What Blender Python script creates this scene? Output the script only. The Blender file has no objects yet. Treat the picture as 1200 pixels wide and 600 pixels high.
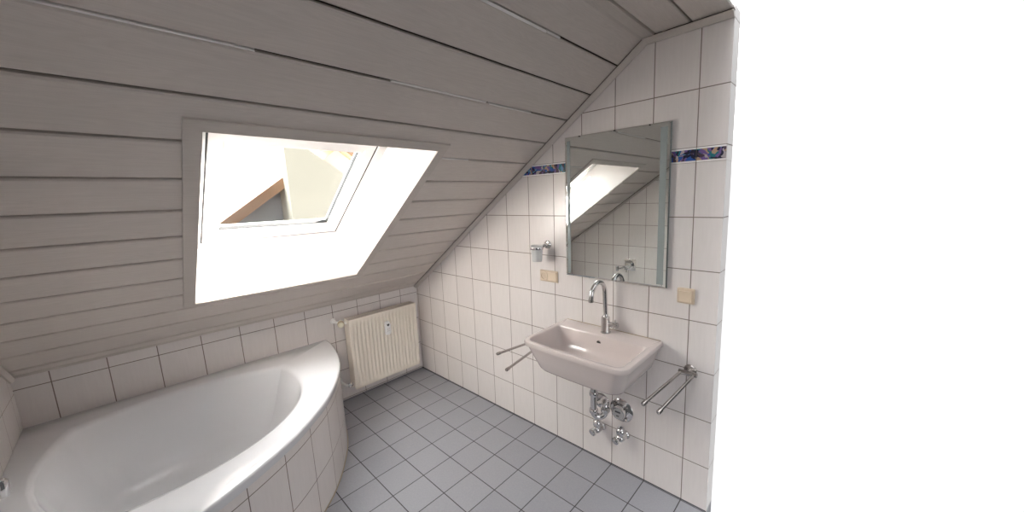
import bpy, bmesh, math, random
from mathutils import Vector, Matrix
random.seed(7)
PI = math.pi
sc = bpy.context.scene
COL = sc.collection

# ------------------------------------------------------------------ camera
yaw, pitch, roll = 2.32190, -0.16150, -0.03590
cam_pos = Vector((2.9496, -1.8116, 1.6161))
FPX = 423.07
fw = Vector((math.cos(pitch)*math.cos(yaw), math.cos(pitch)*math.sin(yaw), math.sin(pitch)))
rt = Vector((math.sin(yaw), -math.cos(yaw), 0)); up = rt.cross(fw)
c_, s_ = math.cos(roll), math.sin(roll)
R_ = c_*rt + s_*up; U_ = -s_*rt + c_*up
cd = bpy.data.cameras.new('camera'); cam = bpy.data.objects.new('camera', cd); COL.objects.link(cam)
cd.sensor_width = 36; cd.lens = FPX/1200*36; cd.clip_start = 0.02
cam.matrix_world = Matrix(((R_.x, U_.x, -fw.x, cam_pos.x), (R_.y, U_.y, -fw.y, cam_pos.y),
                           (R_.z, U_.z, -fw.z, cam_pos.z), (0, 0, 0, 1)))
sc.camera = cam

# ------------------------------------------------------------------ world, sun, exposure
w = bpy.data.worlds.new('shaped_sky'); sc.world = w; w.use_nodes = True
bg = w.node_tree.nodes['Background']
# pale sky shaped for the room's light: brightest high in the west (-x), white towards the north (+y), dimmed towards the east (+x) to cut fill from the open end
SKY_HIGH, SKY_SIDE, SKY_DULL, SKY_TOP = 13.0, 1.06, 0.10, 1.6
wt = w.node_tree
def wmath(op, a, b=None):
    n_ = wt.nodes.new('ShaderNodeMath'); n_.operation = op
    for i_, v_ in enumerate((a, b)):
        if v_ is None: continue
        if isinstance(v_, (int, float)): n_.inputs[i_].default_value = v_
        else: wt.links.new(v_, n_.inputs[i_])
    return n_.outputs[0]
def wramp(v, a, b):
    n_ = wt.nodes.new('ShaderNodeMapRange'); n_.interpolation_type = 'SMOOTHSTEP'
    n_.inputs['From Min'].default_value = a; n_.inputs['From Max'].default_value = b
    wt.links.new(v, n_.inputs[0]); return n_.outputs[0]
wc = wt.nodes.new('ShaderNodeTexCoord'); wsx = wt.nodes.new('ShaderNodeSeparateXYZ')
wt.links.new(wc.outputs['Generated'], wsx.inputs[0])
wx, wy, wz = wsx.outputs
east = wramp(wx, 0.27, 0.38)                                   # 1 towards the east
south_east = wmath('MULTIPLY', wramp(wx, -0.05, 0.10), wramp(wmath('MULTIPLY', wy, -1), 0.0, 0.3))
dull = wmath('MAXIMUM', east, south_east)
high_west = wmath('MULTIPLY', wramp(wmath('SUBTRACT', wz, wmath('MULTIPLY', wx, 0.6)), 0.10, 0.75), wramp(wx, 0.35, -0.15))
side = wmath('ADD', wmath('MULTIPLY', dull, SKY_DULL-SKY_SIDE), SKY_SIDE)
strength = wmath('ADD', side, wmath('MULTIPLY', high_west, SKY_HIGH-SKY_SIDE))
strength = wmath('MAXIMUM', strength, wmath('MULTIPLY', wramp(wz, 0.40, 0.75), SKY_TOP))
glow = wmath('ADD', wmath('ADD', wmath('MULTIPLY', wx, 0.90), wmath('MULTIPLY', wy, -0.42)), wmath('MULTIPLY', wz, 0.10))
strength = wmath('MAXIMUM', strength, wmath('MULTIPLY', wramp(glow, 0.94, 0.98), 2.2))      # made-up glow low in the east, added to light the radiator
wt.links.new(strength, bg.inputs[1]); bg.inputs[0].default_value = (0.985, 0.99, 1.0, 1)
sd = bpy.data.lights.new('sun', 'SUN'); sun = bpy.data.objects.new('sun', sd); COL.objects.link(sun)
sun_dir = Vector((0.02, -1.0, -0.54)).normalized()
sun.rotation_euler = sun_dir.to_track_quat('-Z', 'Y').to_euler()
sun.location = (0, 6, 8)
sd.energy = 142; sd.angle = math.radians(1.2); sd.color = (1.0, 0.955, 0.915)
sc.view_settings.view_transform = 'Standard'; sc.view_settings.look = 'None'
sc.view_settings.exposure = 0.0; sc.view_settings.gamma = 1.0
sc.view_settings.use_curve_mapping = False
sc.cycles.max_bounces = 12; sc.cycles.diffuse_bounces = 8; sc.cycles.glossy_bounces = 6
sc.cycles.transmission_bounces = 8; sc.cycles.use_denoising = True
sc.cycles.sample_clamp_indirect = 0

# ------------------------------------------------------------------ materials
def new_mat(name):
    m = bpy.data.materials.new(name); m.use_nodes = True
    nt = m.node_tree; return m, nt, nt.nodes['Principled BSDF']
def N(nt, typ, **kw):
    n = nt.nodes.new(typ)
    for k, v in kw.items(): setattr(n, k, v)
    return n
def math_n(nt, op, a, b=None, c=None):
    n = N(nt, 'ShaderNodeMath', operation=op)
    for i, v in enumerate((a, b, c)):
        if v is None: continue
        if isinstance(v, (int, float)): n.inputs[i].default_value = v
        else: nt.links.new(v, n.inputs[i])
    return n.outputs[0]
def mix_col(nt, f, a, b):
    n = N(nt, 'ShaderNodeMix', data_type='RGBA')
    for i, v in ((0, f), (6, a), (7, b)):
        if isinstance(v, (int, float)): n.inputs[i].default_value = v
        elif isinstance(v, tuple): n.inputs[i].default_value = v if len(v) == 4 else (*v, 1)
        else: nt.links.new(v, n.inputs[i])
    return n.outputs[2]
def bump(nt, p, h, strength, dist=0.002):
    b = N(nt, 'ShaderNodeBump'); b.inputs['Strength'].default_value = strength; b.inputs['Distance'].default_value = dist
    nt.links.new(h, b.inputs['Height']); nt.links.new(b.outputs[0], p.inputs['Normal'])

def plain(name, col, rough=0.5, metal=0.0, noise=0.04, scale=40, coat=0.0, bmp=0.0):
    """a colour with a little procedural variation"""
    m, nt, p = new_mat(name)
    tc = N(nt, 'ShaderNodeTexCoord'); no = N(nt, 'ShaderNodeTexNoise'); no.inputs['Scale'].default_value = scale
    no.inputs['Detail'].default_value = 3
    nt.links.new(tc.outputs['Object'], no.inputs['Vector'])
    lo = tuple(max(0, c*(1-noise)) for c in col); hi = tuple(min(1, c*(1+noise)) for c in col)
    nt.links.new(mix_col(nt, no.outputs[0], lo, hi), p.inputs['Base Color'])
    p.inputs['Roughness'].default_value = rough; p.inputs['Metallic'].default_value = metal
    p.inputs['Coat Weight'].default_value = coat
    if bmp: bump(nt, p, no.outputs[0], bmp, 0.001)
    return m

def tile_mat(name, axes, off, size, tile_a, tile_b, grout, gw, rough, streak=True, source='Object', speck=0.0):
    m, nt, p = new_mat(name)
    tc = N(nt, 'ShaderNodeTexCoord'); sep = N(nt, 'ShaderNodeSeparateXYZ')
    nt.links.new(tc.outputs[source], sep.inputs[0])
    u = math_n(nt, 'DIVIDE', math_n(nt, 'SUBTRACT', sep.outputs[axes[0]], off[0]), size[0])
    v = math_n(nt, 'DIVIDE', math_n(nt, 'SUBTRACT', sep.outputs[axes[1]], off[1]), size[1])
    def edge(t, sz):
        f = math_n(nt, 'FRACT', t)
        d = math_n(nt, 'MINIMUM', f, math_n(nt, 'SUBTRACT', 1.0, f))
        return math_n(nt, 'MULTIPLY', d, sz)
    d = math_n(nt, 'MINIMUM', edge(u, size[0]), edge(v, size[1]))      # metres to the nearest joint
    mr = N(nt, 'ShaderNodeMapRange'); mr.interpolation_type = 'SMOOTHSTEP'
    mr.inputs['From Min'].default_value = gw*0.35; mr.inputs['From Max'].default_value = gw*0.65
    nt.links.new(d, mr.inputs[0])
    mask = mr.outputs[0]
    cu = N(nt, 'ShaderNodeCombineXYZ')
    nt.links.new(math_n(nt, 'FLOOR', u), cu.inputs[0]); nt.links.new(math_n(nt, 'FLOOR', v), cu.inputs[1])
    wn = N(nt, 'ShaderNodeTexWhiteNoise', noise_dimensions='3D'); nt.links.new(cu.outputs[0], wn.inputs[0])
    # streaky marbling, stretched along v and different in every tile
    cs = N(nt, 'ShaderNodeCombineXYZ')
    nt.links.new(math_n(nt, 'ADD', math_n(nt, 'MULTIPLY', u, size[0]*(90 if streak else 120)), math_n(nt, 'MULTIPLY', wn.outputs[0], 37)), cs.inputs[0])
    nt.links.new(math_n(nt, 'MULTIPLY', v, size[1]*(9 if streak else 120)), cs.inputs[1])
    nt.links.new(math_n(nt, 'MULTIPLY', wn.outputs[0], 11), cs.inputs[2])
    no = N(nt, 'ShaderNodeTexNoise'); no.inputs['Scale'].default_value = 1.0; no.inputs['Detail'].default_value = 4
    nt.links.new(cs.outputs[0], no.inputs['Vector'])
    t = math_n(nt, 'ADD', math_n(nt, 'MULTIPLY', no.outputs[0], 0.75), math_n(nt, 'MULTIPLY', wn.outputs[0], 0.25))
    base = mix_col(nt, t, tile_a, tile_b)
    gn = N(nt, 'ShaderNodeTexNoise'); gn.inputs['Scale'].default_value = 6; nt.links.new(tc.outputs[source], gn.inputs['Vector'])
    gc = mix_col(nt, gn.outputs[0], tuple(c*0.6 for c in grout), tuple(c*1.4 for c in grout))
    nt.links.new(mix_col(nt, mask, gc, base), p.inputs['Base Color'])
    r = math_n(nt, 'SUBTRACT', 0.85, math_n(nt, 'MULTIPLY', mask, 0.85-rough))
    nt.links.new(r, p.inputs['Roughness'])
    h = math_n(nt, 'ADD', mask, math_n(nt, 'MULTIPLY', no.outputs[0], 0.10 + speck))
    bump(nt, p, h, 0.5, 0.0012)
    return m

# 20 x 25 cm wall tiles, floor tiles, with the joints where they lie in the room
TA, TB, GR = (0.70, 0.655, 0.635), (0.80, 0.755, 0.735), (0.21, 0.17, 0.145)
M = {}
M['tile_xz'] = tile_mat('white_wall_tile', (0, 2), (0.023, -0.0065), (0.2, 0.25), TA, TB, GR, 0.0042, 0.22)
M['tile_xz_top'] = tile_mat('white_wall_tile_above_border', (0, 2), (0.023, 1.8088), (0.2, 0.25), TA, TB, GR, 0.0042, 0.22)
M['tile_xz_opp'] = tile_mat('white_wall_tile_opposite', (0, 2), (0.065, -0.0065), (0.2, 0.25), TA, TB, GR, 0.0042, 0.22)
M['tile_yz'] = tile_mat('white_knee_wall_tile', (1, 2), (-0.171, 0.0100), (0.2, 0.25), TA, TB, GR, 0.0042, 0.22)
M['tile_uv'] = tile_mat('white_tub_tile', (0, 1), (0.05, -0.03), (0.19, 0.25), TA, TB, GR, 0.0042, 0.22, source='UV')
M['tile_floor'] = tile_mat('grey_floor_tile', (0, 1), (0.023, -0.207), (0.2, 0.1985), (0.28, 0.282, 0.305), (0.375, 0.378, 0.41), (0.06, 0.055, 0.055), 0.0048, 0.42, streak=False, speck=0.15)

def wood_mat(name, a, b):
    m, nt, p = new_mat(name)
    tc = N(nt, 'ShaderNodeTexCoord'); mp = N(nt, 'ShaderNodeMapping'); mp.inputs['Scale'].default_value = (16, 1.3, 16)
    nt.links.new(tc.outputs['Object'], mp.inputs[0])
    n1 = N(nt, 'ShaderNodeTexNoise'); n1.inputs['Scale'].default_value = 1.4; n1.inputs['Detail'].default_value = 2
    nt.links.new(mp.outputs[0], n1.inputs['Vector'])
    rings = math_n(nt, 'FRACT', math_n(nt, 'MULTIPLY', n1.outputs[0], 16))
    rings = math_n(nt, 'ABSOLUTE', math_n(nt, 'SUBTRACT', rings, 0.5))
    mp2 = N(nt, 'ShaderNodeMapping'); mp2.inputs['Scale'].default_value = (160, 6, 160)
    nt.links.new(tc.outputs['Object'], mp2.inputs[0])
    n2 = N(nt, 'ShaderNodeTexNoise'); n2.inputs['Scale'].default_value = 1; n2.inputs['Detail'].default_value = 3
    nt.links.new(mp2.outputs[0], n2.inputs['Vector'])
    t = math_n(nt, 'ADD', math_n(nt, 'MULTIPLY', rings, 0.6), math_n(nt, 'MULTIPLY', n2.outputs[0], 0.7))
    nt.links.new(mix_col(nt, t, a, b), p.inputs['Base Color'])
    p.inputs['Roughness'].default_value = 0.42
    bump(nt, p, t, 0.25, 0.0006)
    return m
M['plank'] = wood_mat('whitewashed_panel', (0.55, 0.495, 0.455), (0.67, 0.61, 0.565))
M['gap'] = plain('dark_gap', (0.06, 0.045, 0.035), 0.9)
M['foil'] = plain('pale_tongue', (0.85, 0.82, 0.80), 0.25, 0.0)
M['trimwood'] = wood_mat('cornice', (0.52, 0.47, 0.43), (0.60, 0.55, 0.505))
M['plaster'] = plain('plaster', (0.75, 0.72, 0.69), 0.8)
M['pvc'] = plain('white_pvc', (0.86, 0.84, 0.825), 0.3, noise=0.015)
M['lining'] = plain('white_lining', (0.84, 0.80, 0.785), 0.4, noise=0.02, scale=6)
M['gasket'] = plain('black_gasket', (0.015, 0.015, 0.015), 0.6)
M['chrome'] = plain('chrome', (0.66, 0.65, 0.65), 0.09, 1.0, noise=0.02)
M['brushed'] = plain('brushed_chrome', (0.48, 0.45, 0.43), 0.22, 1.0, noise=0.05)
M['ceramic'] = plain('pinkish_ceramic', (0.66, 0.585, 0.56), 0.12, noise=0.01, coat=0.5)
M['acrylic'] = plain('white_acrylic', (0.70, 0.70, 0.72), 0.15, noise=0.01, coat=0.4)
M['radiator'] = plain('cream_enamel', (0.84, 0.77, 0.67), 0.25, noise=0.015)
M['grille'] = plain('grey_cream_grille', (0.48, 0.42, 0.37), 0.45)
M['white_plastic'] = plain('white_plastic', (0.85, 0.84, 0.82), 0.35, noise=0.01)
M['cream_plastic'] = plain('cream_plastic', (0.80, 0.76, 0.60), 0.3, noise=0.02)
M['beige'] = plain('beige_plastic', (0.72, 0.60, 0.46), 0.32, noise=0.02)
M['beige_frame'] = plain('beige_frame_plastic', (0.66, 0.54, 0.41), 0.32, noise=0.02)
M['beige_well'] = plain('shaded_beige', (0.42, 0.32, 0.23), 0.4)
M['dark'] = plain('dark_grey_mark', (0.04, 0.04, 0.045), 0.5)
M['hole'] = plain('dark_hole', (0.02, 0.018, 0.016), 0.6)
M['grey_disc'] = plain('grey_insert', (0.45, 0.44, 0.44), 0.35, 0.3)
M['brass'] = plain('dull_brass', (0.55, 0.43, 0.28), 0.35, 1.0)
M['silicone'] = plain('yellowed_silicone', (0.36, 0.29, 0.20), 0.5)
M['frost'] = plain('frosted_strip', (0.27, 0.31, 0.305), 0.5, noise=0.03)
m, nt, p = new_mat('silvered_mirror'); M['mirror'] = m
tc = N(nt, 'ShaderNodeTexCoord'); no = N(nt, 'ShaderNodeTexNoise'); no.inputs['Scale'].default_value = 3
nt.links.new(tc.outputs['Object'], no.inputs['Vector'])
nt.links.new(mix_col(nt, no.outputs[0], (0.80, 0.835, 0.815), (0.82, 0.85, 0.83)), p.inputs['Base Color'])
p.inputs['Metallic'].default_value = 1; p.inputs['Roughness'].default_value = 0.008
def glass_mat(name, col, rough, trans=1.0):
    m, nt, p = new_mat(name)
    p.inputs['Base Color'].default_value = (*col, 1); p.inputs['Roughness'].default_value = rough
    p.inputs['Transmission Weight'].default_value = trans; p.inputs['IOR'].default_value = 1.45
    return m
M['frosted_glass'] = glass_mat('frosted_glass', (0.93, 0.93, 0.92), 0.45, 0.35)
m = bpy.data.materials.new('window_glass'); m.use_nodes = True; nt = m.node_tree; M['pane'] = m
nt.nodes.remove(nt.nodes['Principled BSDF'])
tr = N(nt, 'ShaderNodeBsdfTransparent'); gl = N(nt, 'ShaderNodeBsdfGlossy'); gl.inputs['Roughness'].default_value = 0.01
tr.inputs[0].default_value = (0.97, 0.985, 0.975, 1)
mx = N(nt, 'ShaderNodeMixShader')
mx.inputs[0].default_value = 0.02; nt.links.new(tr.outputs[0], mx.inputs[1]); nt.links.new(gl.outputs[0], mx.inputs[2])
nt.links.new(mx.outputs[0], nt.nodes['Material Output'].inputs[0])
# coloured border tile: swirling patches of blue, violet, teal, ochre and near-black
m, nt, p = new_mat('colourful_border_tile'); M['border'] = m
tc = N(nt, 'ShaderNodeTexCoord'); no = N(nt, 'ShaderNodeTexNoise'); no.inputs['Scale'].default_value = 14; no.inputs['Detail'].default_value = 2
nt.links.new(tc.outputs['Object'], no.inputs['Vector'])
ad = N(nt, 'ShaderNodeVectorMath', operation='MULTIPLY_ADD'); ad.inputs[1].default_value = (0.12, 0.12, 0.12)
nt.links.new(no.outputs['Color'], ad.inputs[0]); nt.links.new(tc.outputs['Object'], ad.inputs[2])
vo = N(nt, 'ShaderNodeTexVoronoi'); vo.inputs['Scale'].default_value = 54; nt.links.new(ad.outputs[0], vo.inputs['Vector'])
sp = N(nt, 'ShaderNodeSeparateColor'); nt.links.new(vo.outputs['Color'], sp.inputs[0])
cr = N(nt, 'ShaderNodeValToRGB'); cr.color_ramp.interpolation = 'CONSTANT'
cols = [(0.0, (0.03, 0.03, 0.06)), (0.16, (0.05, 0.12, 0.42)), (0.32, (0.20, 0.13, 0.35)), (0.46, (0.03, 0.20, 0.24)),
        (0.58, (0.55, 0.38, 0.26)), (0.68, (0.10, 0.07, 0.10)), (0.80, (0.16, 0.32, 0.55)), (0.92, (0.55, 0.48, 0.50))]
for i, (pos, c) in enumerate(cols):
    e = cr.color_ramp.elements[i] if i < 2 else cr.color_ramp.elements.new(pos)
    e.position = pos; e.color = tuple(v*0.8 for v in c) + (1,)
nt.links.new(sp.outputs[0], cr.inputs[0]); nt.links.new(cr.outputs[0], p.inputs['Base Color'])
p.inputs['Roughness'].default_value = 0.2
M['house_wall'] = plain('pale_render', (0.46, 0.47, 0.49), 0.8, scale=2)
M['house_cream'] = plain('cream_render', (0.80, 0.76, 0.64), 0.8, scale=2)
M['roof_tile'] = plain('red_brown_roof_tile', (0.62, 0.38, 0.26), 0.8, noise=0.3, scale=9)
M['barge'] = plain('orange_wood_barge_board', (0.50, 0.30, 0.19), 0.7, scale=8)

# ------------------------------------------------------------------ mesh helpers
def obj(name, bm, mat, parent=None, smooth=35, loc=None):
    me = bpy.data.meshes.new(name)
    bmesh.ops.remove_doubles(bm, verts=bm.verts, dist=1e-6)
    bmesh.ops.recalc_face_normals(bm, faces=bm.faces)
    a = math.radians(smooth)
    for f in bm.faces: f.smooth = True
    for e in bm.edges:
        e.smooth = len(e.link_faces) == 2 and e.calc_face_angle(0) < a
    if loc is not None:
        bmesh.ops.translate(bm, vec=-Vector(loc), verts=bm.verts)
    bm.to_mesh(me); bm.free()
    mats = mat if isinstance(mat, (list, tuple)) else [mat]
    for m in mats: me.materials.append(m)
    o = bpy.data.objects.new(name, me); COL.objects.link(o)
    if loc is not None: o.location = loc
    if parent is not None:
        o.parent = parent
        if parent.type == 'EMPTY' or parent.location.length:
            # vertices are given in world space: put the child's origin back at the world origin
            off = Vector((0, 0, 0)); q = parent
            while q is not None: off += q.location; q = q.parent
            o.location = Vector(loc or (0, 0, 0)) - off
    return o
def tag(o, label, cat, group=None):
    o['label'] = label; o['category'] = cat
    if group: o['group'] = group
    return o
def thing(name, label, cat, loc):
    o = bpy.data.objects.new(name, None); COL.objects.link(o); o.location = loc; o.empty_display_size = 0.05
    return tag(o, label, cat)
def struct(name, bm, mat, parent=None, label=None, **k):
    o = obj(name, bm, mat, parent, **k)
    if parent is None: o['kind'] = 'structure'
    if label: o['label'] = label
    return o
def box(bm, x0, x1, y0, y1, z0, z1, bev=0.0, seg=2, mi=0):
    vs = [bm.verts.new((x, y, z)) for x in (x0, x1) for y in (y0, y1) for z in (z0, z1)]
    fs = [(0, 1, 3, 2), (4, 6, 7, 5), (0, 4, 5, 1), (2, 3, 7, 6), (0, 2, 6, 4), (1, 5, 7, 3)]
    faces = [bm.faces.new([vs[i] for i in f]) for f in fs]
    for f in faces: f.material_index = mi
    if bev:
        es = list({e for f in faces for e in f.edges})
        bmesh.ops.bevel(bm, geom=es, offset=bev, segments=seg, affect='EDGES', profile=0.5)
def prism(bm, pts, axis_fn, a, b, mi=0):
    """closed polygon pts extruded between parameters a and b; axis_fn(p, t) -> 3D"""
    A = [bm.verts.new(axis_fn(p, a)) for p in pts]; B = [bm.verts.new(axis_fn(p, b)) for p in pts]
    n = len(pts); fs = [bm.faces.new(A), bm.faces.new(B[::-1])]
    for i in range(n): fs.append(bm.faces.new((A[i], B[i], B[(i+1) % n], A[(i+1) % n])))
    for f in fs: f.material_index = mi
def frame_of(d):
    d = d.normalized(); a = Vector((0, 0, 1)) if abs(d.z) < 0.9 else Vector((1, 0, 0))
    u = d.cross(a).normalized(); return u, d.cross(u).normalized()
def lathe(bm, base, axis, prof, seg=32, mi=0):
    """prof = [(radius, distance along axis)]"""
    base = Vector(base); axis = Vector(axis).normalized(); u, v = frame_of(axis); prev = None; first = None
    for r, h in prof:
        c = base + axis*h
        if r < 1e-6: ring = [bm.verts.new(c)]
        else: ring = [bm.verts.new(c + (u*math.cos(2*PI*k/seg) + v*math.sin(2*PI*k/seg))*r) for k in range(seg)]
        if prev is not None:
            for k in range(seg):
                k2 = (k+1) % seg
                q = [prev[k % len(prev)], prev[k2 % len(prev)], ring[k2 % len(ring)], ring[k % len(ring)]]
                q2 = []
                for x in q:
                    if x not in q2: q2.append(x)
                if len(q2) > 2:
                    f = bm.faces.new(q2); f.material_index = mi
        else: first = ring
        prev = ring
    for r in (first, prev):
        if len(r) > 2:
            try: bm.faces.new(r).material_index = mi
            except ValueError: pass
def tube(bm, pts, r, seg=16, mi=0):
    pts = [Vector(p) for p in pts]; rs = r if isinstance(r, (list, tuple)) else [r]*len(pts)
    t0 = (pts[1]-pts[0]).normalized(); u, v = frame_of(t0); prev = None; rings = []
    for i, p in enumerate(pts):
        t = ((pts[min(i+1, len(pts)-1)]-pts[i]).normalized() + (pts[i]-pts[max(i-1, 0)]).normalized())
        t = t.normalized() if t.length > 1e-6 else t0
        u = (u - t*u.dot(t)).normalized(); v = t.cross(u)
        rings.append([bm.verts.new(p + (u*math.cos(2*PI*k/seg)+v*math.sin(2*PI*k/seg))*rs[i]) for k in range(seg)])
    for a, b in zip(rings, rings[1:]):
        for k in range(seg): bm.faces.new((a[k], a[(k+1) % seg], b[(k+1) % seg], b[k])).material_index = mi
    bm.faces.new(rings[0]).material_index = mi; bm.faces.new(rings[-1][::-1]).material_index = mi
def arc(c, a0, a1, r, n, fn):
    return [fn(c, a0+(a1-a0)*i/n, r) for i in range(n+1)]
def NB(): return bmesh.new()

# ------------------------------------------------------------------ dimensions of the room
W = 2.29          # the opposite gable wall stands at y = -W
XE = 2.545        # the modelled stretch of the gable wall ends here
KX, KZ = 2.174, 2.335   # where the slope meets the flat ceiling
SZ = 0.826; SL = 0.6941
NRM = Vector((-SL, 0, 1)).normalized()
def slope(x, y, off=0.0): return Vector((x, y, SZ + SL*x)) + NRM*off
OX0, OX1, OY0, OY1 = 0.42, 1.48, -1.605, -0.73      # opening of the roof window in the slope

# ------------------------------------------------------------------ setting
bm = NB(); prism(bm, [(-0.1, -W-0.1), (XE, -W-0.1), (XE, 0.1), (-0.1, 0.1)], lambda p, t: (p[0], p[1], t), -0.1, 0.0)
struct('floor', bm, M['tile_floor'], label='grey square floor tiles with dark joints')

bm = NB()
zb = 1.7425
prism(bm, [(0, 0), (XE, 0), (XE, zb), ((zb-SZ)/SL, zb), (0, SZ)], lambda p, t: (p[0], t, p[1]), 0.0, 0.1, 0)
prism(bm, [((zb-SZ)/SL, zb), (XE, zb), (XE, KZ+0.02), (KX, KZ+0.02), (KX, KZ)], lambda p, t: (p[0], t, p[1]), 0.0, 0.1, 1)
struct('wall_right', bm, [M['tile_xz'], M['tile_xz_top']], label='white tiled gable wall behind the washbasin')
bm = NB()
prism(bm, [(0, 0), (XE, 0), (XE, KZ), (KX, KZ), (0, SZ)], lambda p, t: (p[0], t, p[1]), -W-0.1, -W)
struct('wall_left', bm, M['tile_xz_opp'], label='white tiled gable wall opposite the mirror')
bm = NB(); box(bm, -0.1, 0, -W-0.1, 0.1, 0, SZ+0.02)
struct('wall_back', bm, M['tile_yz'], label='low tiled knee wall under the roof slope')

# sloped ceiling of wide panels, opening for the roof window left free
seams = [0.070, 0.222, 0.372, 0.520, 0.672, 0.826, 0.978, 1.129, 1.279, 1.431, 1.583, 1.735, 1.887, 2.040]
edges = [-0.06] + seams + [KX]
bm = NB()
G = 0.0042; CH = 0.004; TH = 0.014
def plank(xa, xb, ya, yb, ca, cb):
    pts = []
    if ca: pts += [(xa+G, TH), (xa+G, CH), (xa+G+CH, 0)]
    else: pts += [(xa, TH), (xa, 0)]
    if cb: pts += [(xb-G-CH, 0), (xb-G, CH), (xb-G, TH)]
    else: pts += [(xb, 0), (xb, TH)]
    prism(bm, pts, lambda p, t: slope(p[0], t, p[1]), ya, yb, 0)
for a, b in zip(edges, edges[1:]):
    if b <= OX0 or a >= OX1: plank(a, b, -W, 0, a > 0, True); continue
    cuts = [a] + [c for c in (OX0, OX1) if a < c < b] + [b]
    for u0, u1 in zip(cuts, cuts[1:]):
        mid = (u0+u1)/2
        ca, cb = u0 == a, u1 == b
        if OX0 < mid < OX1:
            plank(u0, u1, -W, OY0, ca, cb)
            plank(u0, u1, OY1, 0, ca, cb)
        else: plank(u0, u1, -W, 0, ca, cb)
# dark backing of the joints, in four pieces round the opening
for xa, xb, ya, yb in ((-0.1, OX0, -W-0.1, 0.1), (OX1, KX+0.05, -W-0.1, 0.1), (OX0, OX1, -W-0.1, OY0), (OX0, OX1, OY1, 0.1)):
    prism(bm, [(xa, TH), (xb, TH), (xb, TH+0.04), (xa, TH+0.04)], lambda p, t: slope(p[0], t, p[1]), ya, yb, 1)
sl = struct('ceiling', bm, [M['plank'], M['gap']], label='sloped ceiling of wide whitewashed panels')
# pale tongues showing where the panels have drifted apart
for xs, ya, yb, wd in ((2.0375, -0.97, -0.594, 0.0075), (2.039, -0.590, -0.507, 0.006), (2.0365, -2.0, -0.97, 0.004), (1.737, -1.10, -0.645, 0.006), (1.7335, -0.62, -0.33, 0.0035),
                       (1.430, -0.678, -0.50, 0.004), (1.735, -2.2, -1.5, 0.0035)):
    b2 = NB(); prism(b2, [(xs-wd/2, -0.0005), (xs+wd/2, -0.0005), (xs+wd/2, TH), (xs-wd/2, TH)], lambda p, t: slope(p[0], t, p[1]), ya, yb)
    o = obj('tongue_strip', b2, M['foil'], sl); o['label'] = 'pale strip showing in the joint'

bm = NB()
fe = [KX+0.05, 2.384, XE]
prism(bm, [(KX-0.02, KZ+0.014), (XE-0.02, KZ+0.014), (XE-0.02, KZ+0.022), (KX-0.02, KZ+0.022)], lambda p, t: (p[0], t, p[1]), -W-0.1, 0.1, 1)
for a, b in zip(fe, fe[1:]):
    prism(bm, [(a+G, KZ+TH+.001), (a+G, KZ+CH), (a+G+CH, KZ), (b-G-CH, KZ), (b-G, KZ+CH), (b-G, KZ+TH+.001)], lambda p, t: (p[0], t, p[1]), -W, 0, 0)
struct('ceiling', bm, [M['plank'], M['gap']], label='flat ceiling of whitewashed panels')

# cornices
def cornice(name, fn, a, b, label, s=1.0):
    bm = NB(); k = s
    # (distance off the wall, distance down from the ceiling)
    prism(bm, [(0, 0.0055), (0.026*k, 0.0055), (0.028*k, 0.009), (0.024*k, 0.017), (0.013*k, 0.026), (0.009*k, 0.030), (0, 0.030)], fn, a, b)
    prism(bm, [(0, -0.001), (0.021*k, -0.001), (0.021*k, 0.0054), (0, 0.0054)], fn, a, b, 1)  # solid dark strip stands in for the shadow line above the cornice
    return struct(name, bm, [M['trimwood'], M['gap']], label=label)
cornice('trim_1', lambda p, t: slope(t, -p[0], -p[1]), 0.0, KX+0.006, 'cornice along the slope on the basin wall')
cornice('trim_2', lambda p, t: Vector((t, -p[0], KZ-p[1])), KX-0.006, XE, 'cornice under the flat ceiling')
cornice('trim_3', lambda p, t: slope(p[1]*0.55, t, 0)*1.0 + Vector((p[0]*0.0+0.0, 0, -p[0]*0.6)) + Vector((0.0, 0, -0.0)), -W, 0, 'thin strip where slope meets knee wall', 0.5)
cornice('trim_4', lambda p, t: slope(t, -W+p[0]*0.6, -p[1]*0.9), 0.0, KX, 'thin strip along the slope on the opposite wall')
bm = NB()   # flat board over the kink between slope and flat ceiling
prism(bm, [(KX-0.012, 0), (KX+0.002, -0.004), (KX+0.002, 0.01), (KX-0.012, 0.01)], lambda p, t: slope(p[0], t, p[1]), -W, 0)
prism(bm, [(KX-0.002, KZ-0.004), (KX+0.048, KZ-0.004), (KX+0.05, KZ+0.002), (KX+0.05, KZ+0.012), (KX-0.002, KZ+0.012)], lambda p, t: (p[0], t, p[1]), -W, 0)
struct('trim_5', bm, M['trimwood'], label='flat strip along the kink of the ceiling')

# coloured tile border in the basin wall
def border(xa_top, xa_bot, xb, name, label):
    bm = NB()
    zs = [(zb+0.001, zb+0.008, 0), (zb+0.008, zb+0.058, 1), (zb+0.058, zb+0.0655, 0)]
    def xl(z): return xa_bot + (xa_top-xa_bot)*(z-zb)/0.066
    joints = [j for j in [0.023+0.2*k for k in range(0, 14)] if xa_top < j < xb] + [xb]
    prevj = None
    for j in joints:
        for z0, z1, mi in zs:
            a0 = xl(z0) if prevj is None else prevj+0.0015; a1 = xl(z1) if prevj is None else prevj+0.0015
            prism(bm, [(a0, z0), (j-0.0015, z0), (j-0.0015, z1), (a1, z1)], lambda p, t: (p[0], t, p[1]), -0.003, 0.002, mi)
        prevj = j
    return struct(name, bm, [M['pvc'], M['border']], label=label)
M_border_x = lambda z: (z-SZ)/SL+0.03
border(M_border_x(zb+0.066), M_border_x(zb), XE-0.001, 'trim_6', 'border of small colourful tiles')

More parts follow.
